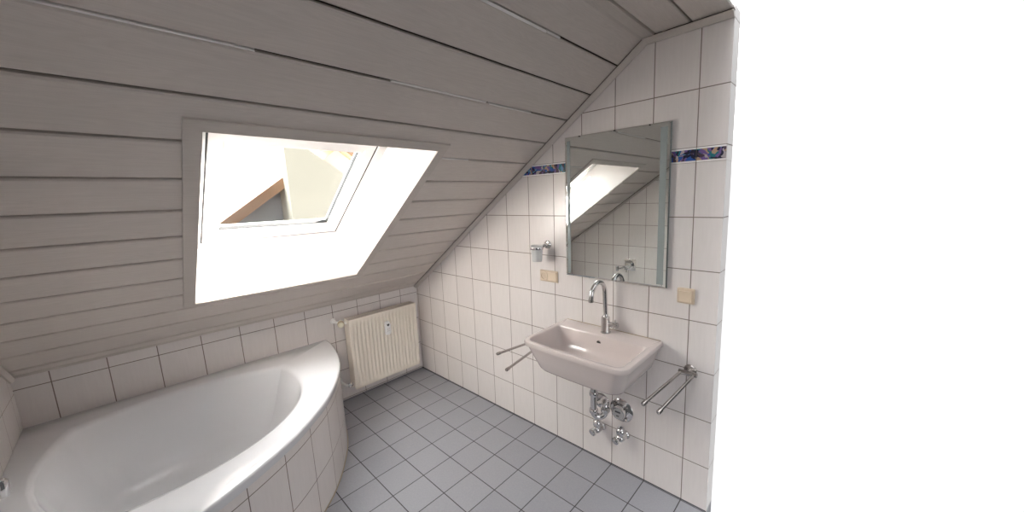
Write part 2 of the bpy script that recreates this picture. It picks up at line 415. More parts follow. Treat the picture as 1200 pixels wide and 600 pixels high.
# grey silicone joint along the foot of the basin wall
bm = NB(); prism(bm, [(0, 0), (-0.004, 0), (0, 0.004)], lambda p, t: (t, p[0], p[1]), 0, XE)
struct('trim_7', bm, M['dark'], label='dark joint between wall and floor')

# ------------------------------------------------------------------ roof window with its lining
D = 0.30                                    # depth of the shaft
BX0, BX1 = 0.292, 1.110                     # lower and upper edge at the window (x along the slope)
LY0, LY1 = OY0-0.02, OY1-0.022+0.02         # nearly perpendicular sides
bm = NB()
T = 0.02
def quad_slab(a, b, c, d, n):
    """a slab with the inner face a b c d, thickness T towards n"""
    A = [Vector(v) for v in (a, b, c, d)]; n = Vector(n).normalized()*T
    v1 = [bm.verts.new(v) for v in A]; v2 = [bm.verts.new(v+n) for v in A]
    bm.faces.new(v1); bm.faces.new(v2[::-1])
    for i in range(4): bm.faces.new((v1[i], v2[i], v2[(i+1) % 4], v1[(i+1) % 4]))
JR, JL = -0.753, -1.582                     # jamb positions at the window
a0 = slope(OX0, OY1, 0); a1 = slope(OX1, OY1, 0); b0 = slope(BX0, JR, 0); b1 = slope(BX1, JR, 0)
def P(x, y, deep): # at the window plane the coordinates are given in true x
    return Vector((x, y, SZ + SL*x + (D*math.sqrt(1+SL*SL) if deep else 0)))
quad_slab(P(OX0, OY1, 0), P(OX1, OY1, 0), P(BX1, JR, 1), P(BX0, JR, 1), (0, 1, 0))
quad_slab(P(OX0, OY0, 0), P(BX0, JL, 1), P(BX1, JL, 1), P(OX1, OY0, 0), (0, -1, 0))
quad_slab(P(OX0, OY0, 0), P(OX0, OY1, 0), P(BX0, JR, 1), P(BX0, JL, 1), (-1, 0, -0.4))
quad_slab(P(OX1, OY0, 0), P(BX1, JL, 1), P(BX1, JR, 1), P(OX1, OY1, 0), (1, 0, 0.6))
win = struct('window_1', bm, M['lining'], label='roof window with deep white lining in the slope')
# flat casing round the opening
bm = NB()
C0 = 0.045
def casing(xa, xb, ya, yb):
    prism(bm, [(xa, -0.008), (xb, -0.008), (xb, 0.0), (xa, 0.0)], lambda p, t: slope(p[0], t, p[1]), ya, yb)
e = 0.036
casing(OX1-0.002, OX1+e, OY0-C0, OY1+C0); casing(OX0-e*0.5, OX0+0.002, OY0-C0, OY1+C0)
casing(OX0, OX1, OY1-0.002, OY1+C0); casing(OX0, OX1, OY0-C0, OY0+0.002)
obj('window_casing', bm, M['trimwood'], win)
def ring_frame(bm, x0, x1, y0, y1, wx, wy, o0, o1, mi=0, bev=0.0):
    """a rectangular frame lying parallel to the slope; x along the slope in true x, at offset o0..o1 over the slope line"""
    k = math.sqrt(1+SL*SL)
    def Q(x, y, o): return Vector((x, y, SZ + SL*x + D*k)) + NRM*o
    outer = [(x0, y0), (x1, y0), (x1, y1), (x0, y1)]; inner = [(x0+wx, y0+wy), (x1-wx, y0+wy), (x1-wx, y1-wy), (x0+wx, y1-wy)]
    V = [[bm.verts.new(Q(*p, o)) for p in L] for L in (outer, inner) for o in (o0, o1)]
    oa, ob, ia, ib = V
    for i in range(4):
        j = (i+1) % 4
        for q in ((oa[i], oa[j], ia[j], ia[i]), (ob[i], ib[i], ib[j], ob[j]), (oa[i], ob[i], ob[j], oa[j]), (ia[i], ia[j], ib[j], ib[i])):
            bm.faces.new(q).material_index = mi
bm = NB(); ring_frame(bm, BX0-0.01, BX1+0.01, JL-0.01, JR+0.01, 0.052, 0.060, -0.004, 0.06)
obj('window_frame', bm, M['pvc'], win)
bm = NB(); ring_frame(bm, BX0+0.040, BX1-0.040, JL+0.048, JR-0.048, 0.014, 0.014, 0.000, 0.05)
obj('window_gasket', bm, M['gasket'], win)
sx0, sx1, sy0, sy1 = BX0+0.050, BX1-0.050, JL+0.059, JR-0.059
bm = NB(); ring_frame(bm, sx0, sx1, sy0, sy1, 0.052, 0.048, -0.002, 0.05)
ring_frame(bm, sx0+0.048, sx1-0.048, sy0+0.044, sy1-0.044, 0.028, 0.026, 0.010, 0.05)
sash = obj('window_sash', bm, M['pvc'], win)
bm = NB(); ring_frame(bm, sx0+0.072, sx1-0.072, sy0+0.066, sy1-0.066, 0.008, 0.008, 0.016, 0.035)
obj('glazing_seal', bm, M['gasket'], sash)
bm = NB(); k = math.sqrt(1+SL*SL)
gx0, gx1, gy0, gy1 = sx0+0.074, sx1-0.074, sy0+0.068, sy1-0.068
prism(bm, [(gx0, 0.026), (gx1, 0.026), (gx1, 0.032), (gx0, 0.032)], lambda p, t: Vector((p[0], t, SZ+SL*p[0]+D*k))+NRM*p[1], gy0, gy1)
obj('window_pane', bm, M['pane'], sash)

# ------------------------------------------------------------------ house seen through the roof window
h = thing('neighbour_house', 'pale neighbouring house with gable roof seen through the roof window', 'house', (-9.5, 2.7, -4))
bm = NB(); prism(bm, [(2.72-3.6, -4), (2.72+3.6, -4), (2.72+3.6, 0.55), (2.72, 3.25), (2.72-3.6, 0.55)], lambda p, t: (t, p[0], p[1]), -14, -8.3)
bmesh.ops.rotate(bm, cent=(-8.3, 2.7, 0), matrix=Matrix.Rotation(math.radians(-0.3), 3, 'Z'), verts=bm.verts)
obj('wall', bm, M['house_wall'], h)
bm = NB()
for s in (-1, 1):
    prism(bm, [(2.72, 3.27), (2.72+s*4.1, 0.20), (2.72+s*4.1, 0.38), (2.72, 3.45)], lambda p, t: (t, p[0], p[1]), -14.3, -7.9)
obj('roof', bm, M['roof_tile'], h)
for s in (-1, 1):
    bm = NB(); prism(bm, [(2.72, 3.20), (2.72+s*4.1, 0.12), (2.72+s*4.1, 0.40), (2.72, 3.48)], lambda p, t: (t, p[0], p[1]), -7.9, -7.84)
    obj('barge_board', bm, M['barge'], h)
bm = NB(); prism(bm, [(1.2, 3.45), (2.9, 2.25), (3.4, 1.88), (3.4, -4), (1.2, -4)], lambda p, t: (t, p[0], p[1]), -8.28, -7.6)
bmesh.ops.rotate(bm, cent=(-7.6, 3.4, 0), matrix=Matrix.Rotation(math.radians(1.9), 3, 'Z'), verts=bm.verts)
obj('annex', bm, M['house_cream'], h)

# ------------------------------------------------------------------ corner bathtub
tub = thing('corner_bathtub', 'white corner bathtub with curved tiled apron beside the radiator', 'bathtub', (0.55, -W+0.55, 0))
half = [(0, 1.487), (0.1, 1.484), (0.25, 1.462), (0.405, 1.424), (0.59, 1.358), (0.777, 1.257), (0.93, 1.152)]
arcp = half + [(1.045, 1.045)] + [(b, a) for a, b in half[::-1]]
def catmull(pts, n):
    out = []
    for i in range(len(pts)-1):
        p0 = pts[max(i-1, 0)]; p1 = pts[i]; p2 = pts[i+1]; p3 = pts[min(i+2, len(pts)-1)]
        for k in range(n):
            t = k/n
            out.append(tuple(0.5*(2*p1[j] + (p2[j]-p0[j])*t + (2*p0[j]-5*p1[j]+4*p2[j]-p3[j])*t*t + (3*p1[j]-p0[j]-3*p2[j]+p3[j])*t**3) for j in (0, 1)))
    return out + [pts[-1]]
curve = catmull(arcp, 5)
e0 = 0.001
side = [(1.487-0.1486*k, e0) for k in range(1, 10)] + [(e0, e0)] + [(e0, 0.1486*k) for k in range(1, 10)]
outl = [(max(x, e0), max(w_, e0)) for x, w_ in curve] + side        # closed outline (x, w), w = y + W
def tubp(x, w_, z): return (x, max(w_-2.33, -W+0.001), z)
cx, cw = 0.60, 0.60
def blend(pt, s, f):
    """scale towards the centre by s, and pull by f towards a circle"""
    dx, dw = pt[0]-cx, pt[1]-cw; ang = math.atan2(dw, dx); L = math.hypot(dx, dw)
    L2 = L*(1-f) + 0.62*f
    return (cx + math.cos(ang)*L2*s, cw + math.sin(ang)*L2*s)
RT = 0.56
bm = NB(); rings = []
def ring(s, f, z, shrink=0.0):
    L = []
    for pt in outl:
        q = blend(pt, s, f) if s != 1 or f else pt
        if shrink:
            dx, dw = q[0]-cx, q[1]-cw; l = math.hypot(dx, dw); q = (max(e0, q[0]-dx/l*shrink), max(e0, q[1]-dw/l*shrink))
        L.append(bm.verts.new(tubp(q[0], q[1], z)))
    return L
rings = [ring(1, 0, RT-0.045, 0.006), ring(1, 0, RT-0.012), ring(1, 0, RT-0.004, 0.003), ring(1, 0, RT, 0.012), ring(0.80, 0.55, RT-0.001), ring(0.78, 0.6, RT-0.006),
         ring(0.765, 0.62, RT-0.022), ring(0.70, 0.7, RT-0.20), ring(0.62, 0.8, RT-0.38), ring(0.50, 0.9, RT-0.43), ring(0.25, 1, RT-0.44)]
n = len(outl)
for a, b in zip(rings, rings[1:]):
    for i in range(n): bm.faces.new((a[i], a[(i+1) % n], b[(i+1) % n], b[i]))
bm.faces.new(rings[-1])
obj('tub', bm, M['acrylic'], tub, smooth=50)
# tiled apron: a solid curved wall with UVs running along the curve
bm = NB(); uvl = bm.loops.layers.uv.new('UVMap')
def inward(pt, d):
    dx, dw = pt[0]-cx, pt[1]-cw; l = math.hypot(dx, dw); return (pt[0]-dx/l*d, pt[1]-dw/l*d)
ap = [inward(p_, 0.010) if 0 < i < len(curve)-1 else p_ for i, p_ in enumerate(curve)]
ap[0] = (e0, curve[0][1]-0.010); ap[-1] = (curve[-1][0]-0.010, e0)
s_acc = [0.0]
for i in range(1, len(ap)): s_acc.append(s_acc[-1] + math.hypot(ap[i][0]-ap[i-1][0], ap[i][1]-ap[i-1][1]))
inn = [inward(p_, 0.04) for p_ in ap]; inn[0] = (e0, ap[0][1]-0.04); inn[-1] = (ap[-1][0]-0.04, e0)
zt = RT-0.047
V = [[bm.verts.new(tubp(*p_, z)) for p_ in L] for L in (ap, inn) for z in (0.0, zt)]
A0, A1, B0, B1 = V
for i in range(len(ap)-1):
    f = bm.faces.new((A0[i], A0[i+1], A1[i+1], A1[i]))
    for lp in f.loops:
        k_ = i if lp.vert in (A0[i], A1[i]) else i+1
        lp[uvl].uv = (s_acc[k_], lp.vert.co.z)
    bm.faces.new((B0[i], B1[i], B1[i+1], B0[i+1])); bm.faces.new((A1[i], A1[i+1], B1[i+1], B1[i])); bm.faces.new((A0[i], B0[i], B0[i+1], A0[i+1]))
bm.faces.new((A0[0], A1[0], B1[0], B0[0])); bm.faces.new((A0[-1], B0[-1], B1[-1], A1[-1]))
apr = obj('tiled_apron', bm, M['tile_uv'], tub, smooth=50); apr['label'] = 'curved apron of white tiles'
bm = NB(); tube(bm, [tubp(p_[0], p_[1], 0.003) for p_ in ap[1:-1] if p_[1] > 0.06], 0.0045, 8)
obj('silicone_joint', bm, M['silicone'], tub)

# bath mixer on the opposite wall, seen in the mirror
mxr = thing('bath_mixer', 'chrome bath mixer on square plate reflected in the mirror', 'tap', (1.09, -W, 0.77))
bm = NB(); box(bm, 1.02, 1.16, -W, -W+0.012, 0.70, 0.84, 0.005, 2); obj('wall_plate', bm, M['chrome'], mxr)
bm = NB(); lathe(bm, (1.09, -W+0.012, 0.77), (0, 1, 0), [(0.052, 0), (0.05, 0.02), (0.036, 0.035), (0.036, 0.06), (0.030, 0.072), (0, 0.075)]); obj('knob', bm, M['chrome'], mxr)
bm = NB(); tube(bm, [(1.09, -W+0.06, 0.77), (1.085, -W+0.085, 0.73), (1.08, -W+0.09, 0.69)], [0.008, 0.008, 0.006]); obj('lever', bm, M['chrome'], mxr)
bm = NB(); tube(bm, [(1.03, -W+0.012, 0.745), (0.99, -W+0.05, 0.72), (0.965, -W+0.085, 0.72)], 0.011)
lathe(bm, (0.965, -W+0.085, 0.695), (0, 0, 1), [(0.016, 0), (0.018, 0.02), (0.018, 0.05), (0.012, 0.06)]); obj('hose_outlet', bm, M['chrome'], mxr)

# ------------------------------------------------------------------ radiator
RX = 0.13; RY0, RY1, RZ0, RZ1 = -0.704, -0.102, 0.115, 0.70
rad = thing('radiator', 'cream ribbed panel radiator on the low wall below the slope', 'radiator', (0.08, -0.40, 0.12))
def rib_panel(xf, name):
    bm = NB(); n_r = 18; rows = []
    zz = [RZ0, RZ0+0.035, RZ0+0.05, RZ1-0.05, RZ1-0.035, RZ1]
    ys = []; pitch_ = (RY1-RY0-0.03)/n_r
    ys.append((RY0, 0)); 
    for i in range(n_r):
        y_ = RY0+0.015+i*pitch_
        ys += [(y_, 0), (y_+pitch_*0.30, 0), (y_+pitch_*0.46, 1), (y_+pitch_*0.72, 1), (y_+pitch_*0.88, 0)]
    ys.append((RY1, 0))
    for z in zz:
        on = 1 if RZ0+0.04 < z < RZ1-0.04 else 0
        rows.append([bm.verts.new((xf - 0.013*dep*on, y_, z)) for y_, dep in ys])
    back = [[bm.verts.new((xf-0.020, y_, z)) for y_, dep in ys] for z in zz]
    for L, in ((rows,),):
        for a, b in zip(L, L[1:]):
            for i in range(len(ys)-1): bm.faces.new((a[i], a[i+1], b[i+1], b[i]))
    for a, b in zip(back, back[1:]):
        for i in range(len(ys)-1): bm.faces.new((a[i], b[i], b[i+1], a[i+1]))
    for i in range(len(ys)-1):
        bm.faces.new((rows[0][i], back[0][i], back[0][i+1], rows[0][i+1])); bm.faces.new((rows[-1][i], rows[-1][i+1], back[-1][i+1], back[-1][i]))
    for i in range(len(zz)-1):
        bm.faces.new((rows[i][0], rows[i+1][0], back[i+1][0], back[i][0])); bm.faces.new((rows[i][-1], back[i][-1], back[i+1][-1], rows[i+1][-1]))
    return obj(name, bm, M['radiator'], rad, smooth=60)
rib_panel(RX, 'front_panel'); rib_panel(0.062, 'rear_panel')
for ya in (RY0, RY1-0.003):
    bm = NB(); box(bm, 0.034, RX-0.003, ya-0.001, ya+0.004, RZ0+0.02, RZ1, 0.001, 1)
    obj('side_cover', bm, M['radiator'], rad)
bm = NB(); box(bm, 0.034, RX-0.006, RY0+0.004, RY1-0.004, RZ1-0.006, RZ1-0.002)
for i in range(38):
    y_ = RY0+0.012+i*0.0154
    box(bm, 0.040, 0.118, y_, y_+0.006, RZ1-0.003, RZ1+0.001)
obj('top_grille', bm, M['grille'], rad)
for y_ in (-0.60, -0.20):
    bm = NB(); box(bm, 0.0, 0.048, y_-0.02, y_+0.02, 0.18, 0.64, 0.002, 1); obj('wall_bracket', bm, M['radiator'], rad)
# pipe tails and valves on the left
bm = NB(); lathe(bm, (0.0, -0.775, 0.690), (1, 0, 0), [(0.021, 0), (0.020, 0.006), (0.010, 0.009), (0.010, 0.012)]); 
tube(bm, [(0.0, -0.775, 0.690), (0.06, -0.775, 0.690), (0.075, -0.765, 0.690), (0.082, -0.704, 0.690-0.02)], 0.0085)
pp = obj('pipe', bm, M['white_plastic'], rad)
bm = NB(); lathe(bm, (0.080, -0.748, 0.686), (0.75, -0.25, -0.05), [(0.014, -0.02), (0.016, 0), (0.021, 0.012), (0.023, 0.03), (0.022, 0.055), (0.016, 0.062), (0, 0.064)], 12)
v1 = obj('valve_cap', bm, M['cream_plastic'], rad); v1['label'] = 'cream valve cap'
bm = NB()
for k_ in range(3):
    lathe(bm, (0.080, -0.748, 0.686), (0.75, -0.25, -0.05), [(0.0235, 0.020+0.012*k_), (0.0242, 0.023+0.012*k_), (0.0235, 0.026+0.012*k_)], 24)
obj('grip_ring', bm, M['brass'], v1)
bm = NB(); lathe(bm, (0.0, -0.775, 0.180), (1, 0, 0), [(0.021, 0), (0.020, 0.006), (0.010, 0.009), (0.010, 0.012)])
tube(bm, [(0.0, -0.775, 0.180), (0.055, -0.772, 0.172), (0.078, -0.755, 0.155), (0.082, -0.704, 0.150)], 0.0085)
obj('pipe', bm, M['white_plastic'], rad)
bm = NB(); lathe(bm, (0.080, -0.745, 0.150), (0, 1, 0), [(0.010, 0), (0.016, 0.002), (0.016, 0.018), (0.012, 0.02), (0.012, 0.038)], 6)
lathe(bm, (0.078, -0.735, 0.152), (0.6, 0, -0.8), [(0.010, 0), (0.011, 0.02), (0.008, 0.026), (0, 0.027)], 12)
obj('lockshield_valve', bm, M['chrome'], rad)
# heat cost allocator on the front
al = thing('heat_meter', 'small white heat meter fixed on the front of the radiator', 'meter', (RX, -0.392, 0.49))
bm = NB()
prof = [(-0.022, 0), (-0.024, 0.02), (-0.024, 0.085), (-0.019, 0.105), (-0.009, 0.114), (0.009, 0.114), (0.019, 0.105), (0.024, 0.085), (0.024, 0.02), (0.022, 0), (0.014, -0.004), (-0.014, -0.004)]
prism(bm, prof, lambda p, t: (t, -0.392+p[0], 0.497+p[1]), RX, RX+0.024)
bmesh.ops.bevel(bm, geom=[e for e in bm.edges if all(v.co.x > RX+0.02 for v in e.verts)], offset=0.005, segments=3, affect='EDGES')
obj('housing', bm, M['white_plastic'], al)
bm = NB(); prism(bm, [(-0.009, 0.078), (-0.012, 0.088), (-0.009, 0.094), (-0.002, 0.092), (0.002, 0.092), (0.009, 0.094), (0.012, 0.088), (0.009, 0.078), (0.0, 0.070)], lambda p, t: (t, -0.392+p[0], 0.497+p[1]), RX+0.023, RX+0.0248)
obj('display', bm, M['dark'], al)
bm = NB()
for k_ in range(3): box(bm, RX+0.0235, RX+0.0248, -0.406, -0.378, 0.525+0.012*k_, 0.5275+0.012*k_)
obj('grip_line', bm, M['grille'], al)

# ------------------------------------------------------------------ washbasin
sk = thing('washbasin', 'pinkish white wall-hung washbasin below the mirror', 'washbasin', (2.0, 0, 0.69))
def rrect(x0, x1, y0, y1, r, n=8, bow=0.0, rb=0.004):
    """outline seen from above: square corners at the wall (y1), rounded ones at the front (y0)"""
    L = []
    cxm = (x0+x1)/2; hw = (x1-x0)/2
    def B(x, y): 
        t = (x-cxm)/hw
        return (x, y - bow*(1-t*t) if y < (y0+y1)/2 else y)
    for k in range(n+1):
        a = PI/2*k/n; L.append(B(x1-rb+rb*math.cos(PI/2-a) if False else x1-rb+rb*math.sin(PI/2-a+0)*1.0, y1-rb+rb*math.cos(PI/2-a)) if False else (x1-rb+rb*math.cos(PI/2*(1-k/n)), y1-rb+rb*math.sin(PI/2*(1-k/n))))
    for k in range(1, n):   # right side
        L.append((x1, y1-rb + (y0+r-(y1-rb))*k/n))
    for k in range(n+1):
        a = -PI/2*k/n; L.append(B(x1-r+r*math.cos(a), y0+r+r*math.sin(a)))
    m_ = 12
    for k in range(1, m_): L.append(B(x1-r+(x0+r-(x1-r))*k/m_, y0))
    for k in range(n+1):
        a = -PI/2-PI/2*k/n; L.append(B(x0+r+r*math.cos(a), y0+r+r*math.sin(a)))
    for k in range(1, n): L.append((x0, y0+r+(y1-rb-(y0+r))*k/n))
    for k in range(n+1):
        a = PI-PI/2*k/n; L.append((x0+rb+rb*math.cos(a), y1-rb+rb*math.sin(a)))
    for k in range(1, m_): L.append((x0+rb+(x1-rb-(x0+rb))*k/m_, y1))
    return L
ZR = 0.853
bm = NB()
def lev(x0, x1, y0, y1, r, z, bow=0.0, rb=0.004, zf=None):
    return [bm.verts.new((x, y, z if zf is None else zf(x, y, z))) for x, y in rrect(x0, x1, y0, y1, r, 8, bow, rb)]
LV = []
yw = -0.001
# bottom to rim, outside
LV.append(lev(1.86, 2.16, -0.29, yw, 0.08, 0.676))
LV.append(lev(1.785, 2.222, -0.352, yw, 0.062, 0.678, 0.006))
LV.append(lev(1.768, 2.240, -0.370, yw, 0.060, 0.684, 0.008))
LV.append(lev(1.759, 2.249, -0.379, yw, 0.060, 0.697, 0.009))
LV.append(lev(1.738, 2.270, -0.400, yw, 0.058, 0.755, 0.011))
LV.append(lev(1.716, 2.290, -0.421, yw, 0.055, 0.818, 0.012))
LV.append(lev(1.713, 2.293, -0.424, yw, 0.055, 0.8245, 0.012))
LV.append(lev(1.704, 2.302, -0.432, yw, 0.055, 0.8275, 0.012))
LV.append(lev(1.702, 2.304, -0.434, yw, 0.055, 0.832, 0.012))
LV.append(lev(1.702, 2.304, -0.434, yw, 0.055, ZR-0.006, 0.012))
LV.append(lev(1.704, 2.302, -0.432, yw, 0.053, ZR-0.001, 0.012))
LV.append(lev(1.709, 2.297, -0.427, yw, 0.049, ZR, 0.012))
# inner edge of the rim, then the bowl
LV.append(lev(1.727, 2.272, -0.408, -0.118, 0.040, ZR, 0.010, 0.018))
LV.append(lev(1.730, 2.269, -0.405, -0.121, 0.038, ZR-0.0025, 0.010, 0.018))
LV.append(lev(1.732, 2.267, -0.403, -0.123, 0.038, ZR-0.010, 0.010, 0.020))
LV.append(lev(1.740, 2.252, -0.394, -0.134, 0.055, ZR-0.065, 0.010, 0.03))
LV.append(lev(1.756, 2.232, -0.382, -0.144, 0.085, ZR-0.105, 0.010, 0.045))
LV.append(lev(1.800, 2.195, -0.355, -0.165, 0.09, ZR-0.122, 0.006, 0.06))
LV.append(lev(1.930, 2.090, -0.290, -0.205, 0.035, ZR-0.130, 0.0, 0.035))
n = len(LV[0])
for a, b in zip(LV, LV[1:]):
    for i in range(n): bm.faces.new((a[i], a[(i+1) % n], b[(i+1) % n], b[i]))
bm.faces.new(LV[-1]); bm.faces.new(LV[0][::-1])
obj('basin', bm, M['ceramic'], sk, smooth=42)
bm = NB(); lathe(bm, (2.005, -0.1255, 0.812), (0, -1, -0.2), [(0.0125, -0.004), (0.0135, 0.0035), (0.0115, 0.0045), (0.011, 0.002)], 24); obj('overflow_ring', bm, M['brushed'], sk)
bm = NB(); lathe(bm, (2.005, -0.1265, 0.812), (0, -1, -0.2), [(0.011, -0.002), (0.011, 0.0036), (0, 0.0036)], 24); obj('overflow_hole', bm, M['hole'], sk)
bm = NB(); lathe(bm, (2.01, -0.245, ZR-0.1305), (0, 0, 1), [(0.032, -0.002), (0.032, 0.002), (0.026, 0.005), (0.024, 0.004), (0.020, 0.007), (0, 0.008)]); obj('drain_plug', bm, M['chrome'], sk)
bm = NB(); box(bm, 1.716, 2.292, -0.0035, 0.0, ZR-0.002, ZR+0.003, 0.001, 1); obj('sealant', bm, M['silicone'], sk)

# faucet
fx, fy = 2.010, -0.062
fa = thing('basin_tap', 'chrome single-lever tap with tall curved spout on the washbasin', 'tap', (fx, fy, ZR))
bm = NB(); lathe(bm, (fx, fy, ZR), (0, 0, 1), [(0.028, 0), (0.028, 0.004), (0.0245, 0.006), (0.024, 0.010), (0.024, 0.088), (0.021, 0.092), (0.016, 0.094), (0.0135, 0.100), (0.0125, 0.108), (0, 0.108)]); obj('body', bm, M['chrome'], fa)
zc = 1.082; rr = 0.0685
pts = [(fx-0.004*0, fy, ZR+0.10), (fx-0.003, fy, ZR+0.16), (fx-0.006, fy, zc)]
for k in range(1, 15):
    a = PI*k/14; pts.append((fx-0.006-0.003*k/14, fy-rr+rr*math.cos(a), zc+rr*math.sin(a)))
pts += [(fx-0.010, fy-2*rr, zc-0.004), (fx-0.011, fy-2*rr-0.001, zc-0.012)]
bm = NB(); tube(bm, pts, 0.0125, 20); sp_ = obj('spout', bm, M['chrome'], fa, smooth=60)
bm = NB(); lathe(bm, (fx-0.011, fy-2*rr-0.001, zc-0.010), (0, 0, -1), [(0.0138, 0), (0.0138, 0.014), (0.009, 0.013), (0.009, 0.010), (0, 0.010)], 24); obj('aerator', bm, M['brushed'], sp_)
bm = NB(); lathe(bm, (fx+0.018, fy, ZR+0.052), (1, 0, 0.05), [(0.014, 0), (0.014, 0.016), (0.016, 0.018), (0.016, 0.052), (0.0145, 0.055), (0, 0.0555)], 28); lv = obj('lever', bm, M['chrome'], fa)
bm = NB(); tube(bm, [(fx+0.055, fy, ZR+0.066), (fx+0.058, fy-0.004, ZR+0.085)], 0.0035, 10); obj('lever_pin', bm, M['chrome'], lv)

# siphon under the basin
tx, ty = 1.972, -0.125
tr_ = thing('siphon_trap', 'chrome bent siphon pipe under the washbasin', 'pipe', (tx, ty, 0.34))
bm = NB()
r2 = 0.033
pts = [(tx, ty, 0.674), (tx, ty, 0.50), (tx, ty, 0.385)]
for k in range(1, 11):
    a = PI*k/10; pts.append((tx+(r2-r2*math.cos(a))*0.75, ty+(r2-r2*math.cos(a))*0.65, 0.385-r2*math.sin(a)*0.95))
qx, qy = pts[-1][0], pts[-1][1]
pts += [(qx, qy, 0.41), (qx, qy, 0.425), (qx-0.008, qy+0.012, 0.437), (qx-0.025, qy+0.035, 0.430), (1.955, -0.02, 0.392), (1.955, 0, 0.388)]
tube(bm, pts, 0.0185, 20); obj('bent_pipe', bm, M['chrome'], tr_, smooth=60)
for z in (0.500, 0.395):
    bm = NB(); lathe(bm, (tx, ty, z-0.014), (0, 0, 1), [(0.018, -0.002), (0.023, 0), (0.025, 0.004), (0.025, 0.02), (0.023, 0.024), (0.018, 0.026)], 24); obj('union_nut', bm, M['chrome'], tr_)
bm = NB(); lathe(bm, (qx, qy, 0.385), (0, 0, 1), [(0.018, -0.002), (0.024, 0), (0.026, 0.004), (0.026, 0.02), (0.018, 0.026)], 24); obj('union_nut', bm, M['chrome'], tr_)
bm = NB(); lathe(bm, (1.955, 0, 0.388), (0, -1, 0), [(0.049, 0), (0.049, 0.003), (0.043, 0.011), (0.022, 0.016), (0.022, 0.024), (0.017, 0.025)], 40); obj('wall_rosette', bm, M['chrome'], tr_)

# round water meter cover
wm = thing('water_meter', 'round chrome water meter cover on the wall beside the siphon', 'meter', (2.082, 0, 0.375))
bm = NB(); lathe(bm, (2.082, 0, 0.378), (0, -1, 0), [(0.070, 0), (0.070, 0.003), (0.064, 0.009), (0.050, 0.013), (0.046, 0.016), (0.040, 0.016), (0.0, 0.016)], 48); obj('cover_plate', bm, M['chrome'], wm)
bm = NB(); lathe(bm, (2.082, -0.016, 0.378), (0, -1, 0), [(0.040, 0), (0.040, 0.022), (0.037, 0.030), (0.034, 0.031), (0.0, 0.031)], 40); obj('meter_head', bm, M['chrome'], wm)
bm = NB(); lathe(bm, (2.082, -0.047, 0.378), (0, -1, 0), [(0.030, 0), (0.030, 0.0015), (0, 0.002)], 32); dl = obj('dial', bm, M['grey_disc'], wm)
bm = NB(); box(bm, 2.066, 2.098, -0.0502, -0.048, 0.384, 0.393); obj('counter_window', bm, M['dark'], dl)
bm = NB(); box(bm, 2.074, 2.090, -0.0500, -0.048, 0.362, 0.368); obj('dial_print', bm, M['dark'], dl)
for k in range(3):
    bm = NB(); a = PI/2*k - PI/4; box(bm, 2.082+0.050*math.cos(a)-0.007, 2.082+0.050*math.cos(a)+0.007, -0.026, -0.012, 0.378+0.050*math.sin(a)-0.005, 0.378+0.050*math.sin(a)+0.005, 0.002, 1); obj('lug', bm, M['brushed'], wm)

# angle valves
def angle_valve(x, z, label, dx):
    t = thing('angle_valve', label, 'valve', (x, 0, z))
    bm = NB(); lathe(bm, (x, 0, z), (0, -1, 0), [(0.025, 0), (0.025, 0.004), (0.021, 0.012), (0.016, 0.016)], 32); obj('rosette', bm, M['chrome'], t)
    bm = NB(); lathe(bm, (x, -0.014, z), (dx, -1, 0), [(0.017, 0), (0.017, 0.016), (0.021, 0.020), (0.022, 0.034), (0.021, 0.046), (0.016, 0.052), (0, 0.053)], 28); obj('valve_body', bm, M['chrome'], t)
    bx, by = x + dx*0.034, -0.046
    bm = NB(); lathe(bm, (bx, by, z+0.010), (0, -0.1, 1), [(0.018, 0), (0.020, 0.006), (0.0235, 0.012), (0.026, 0.022), (0.0265, 0.032), (0.024, 0.044), (0.018, 0.052), (0.009, 0.057), (0, 0.058)], 28); obj('blind_cap', bm, M['chrome'], t)
    bm = NB(); lathe(bm, (x+dx*0.058, -0.062, z+0.004), (dx, -1, -0.35), [(0.013, -0.006), (0.013, 0.006), (0.017, 0.010), (0.0215, 0.022), (0.022, 0.032), (0.020, 0.036), (0, 0.037)], 9); obj('handle', bm, M['chrome'], t)
    return t
angle_valve(1.960, 0.225, 'chrome angle valve under the bent siphon pipe, the left of two', -0.20)
angle_valve(2.112, 0.236, 'chrome angle valve under the round water meter, the right of two', -0.28)

# ------------------------------------------------------------------ mirror
mx0, mx1, mz0, mz1 = 1.724, 2.320, 1.140, 1.939
mi = thing('wall_mirror', 'rectangular mirror with frosted side strips on the tiled wall', 'mirror', (2.03, 0, mz0))
bm = NB(); box(bm, mx0+0.02, mx1-0.02, -0.014, 0, mz0+0.03, mz1-0.03, 0.002, 1); obj('backing_box', bm, M['pvc'], mi)
yf = -0.021; bv = 0.007
bm = NB()
o_ = [(mx0, mz0), (mx1, mz0), (mx1, mz1), (mx0, mz1)]; i_ = [(mx0+bv, mz0+bv), (mx1-bv, mz0+bv), (mx1-bv, mz1-bv), (mx0+bv, mz1-bv)]
Ob = [bm.verts.new((x, yf+0.007, z)) for x, z in o_]; Of = [bm.verts.new((x, yf+0.0022, z)) for x, z in o_]; If = [bm.verts.new((x, yf, z)) for x, z in i_]
bm.faces.new(Ob); bm.faces.new(If)
for k in range(4):
    j = (k+1) % 4; bm.faces.new((Ob[k], Ob[j], Of[j], Of[k])); bm.faces.new((Of[k], Of[j], If[j], If[k]))
obj('mirror_glass', bm, M['mirror'], mi, smooth=1)
for xa, xb in ((mx0+0.014, mx0+0.034), (mx1-0.052, mx1-0.020)):
    bm = NB(); box(bm, xa, xb, yf-0.0012, yf+0.0008, mz0+0.016, mz1-0.022); o = obj('frosted_strip', bm, M['frost'], mi); o['label'] = 'grey green frosted strip'

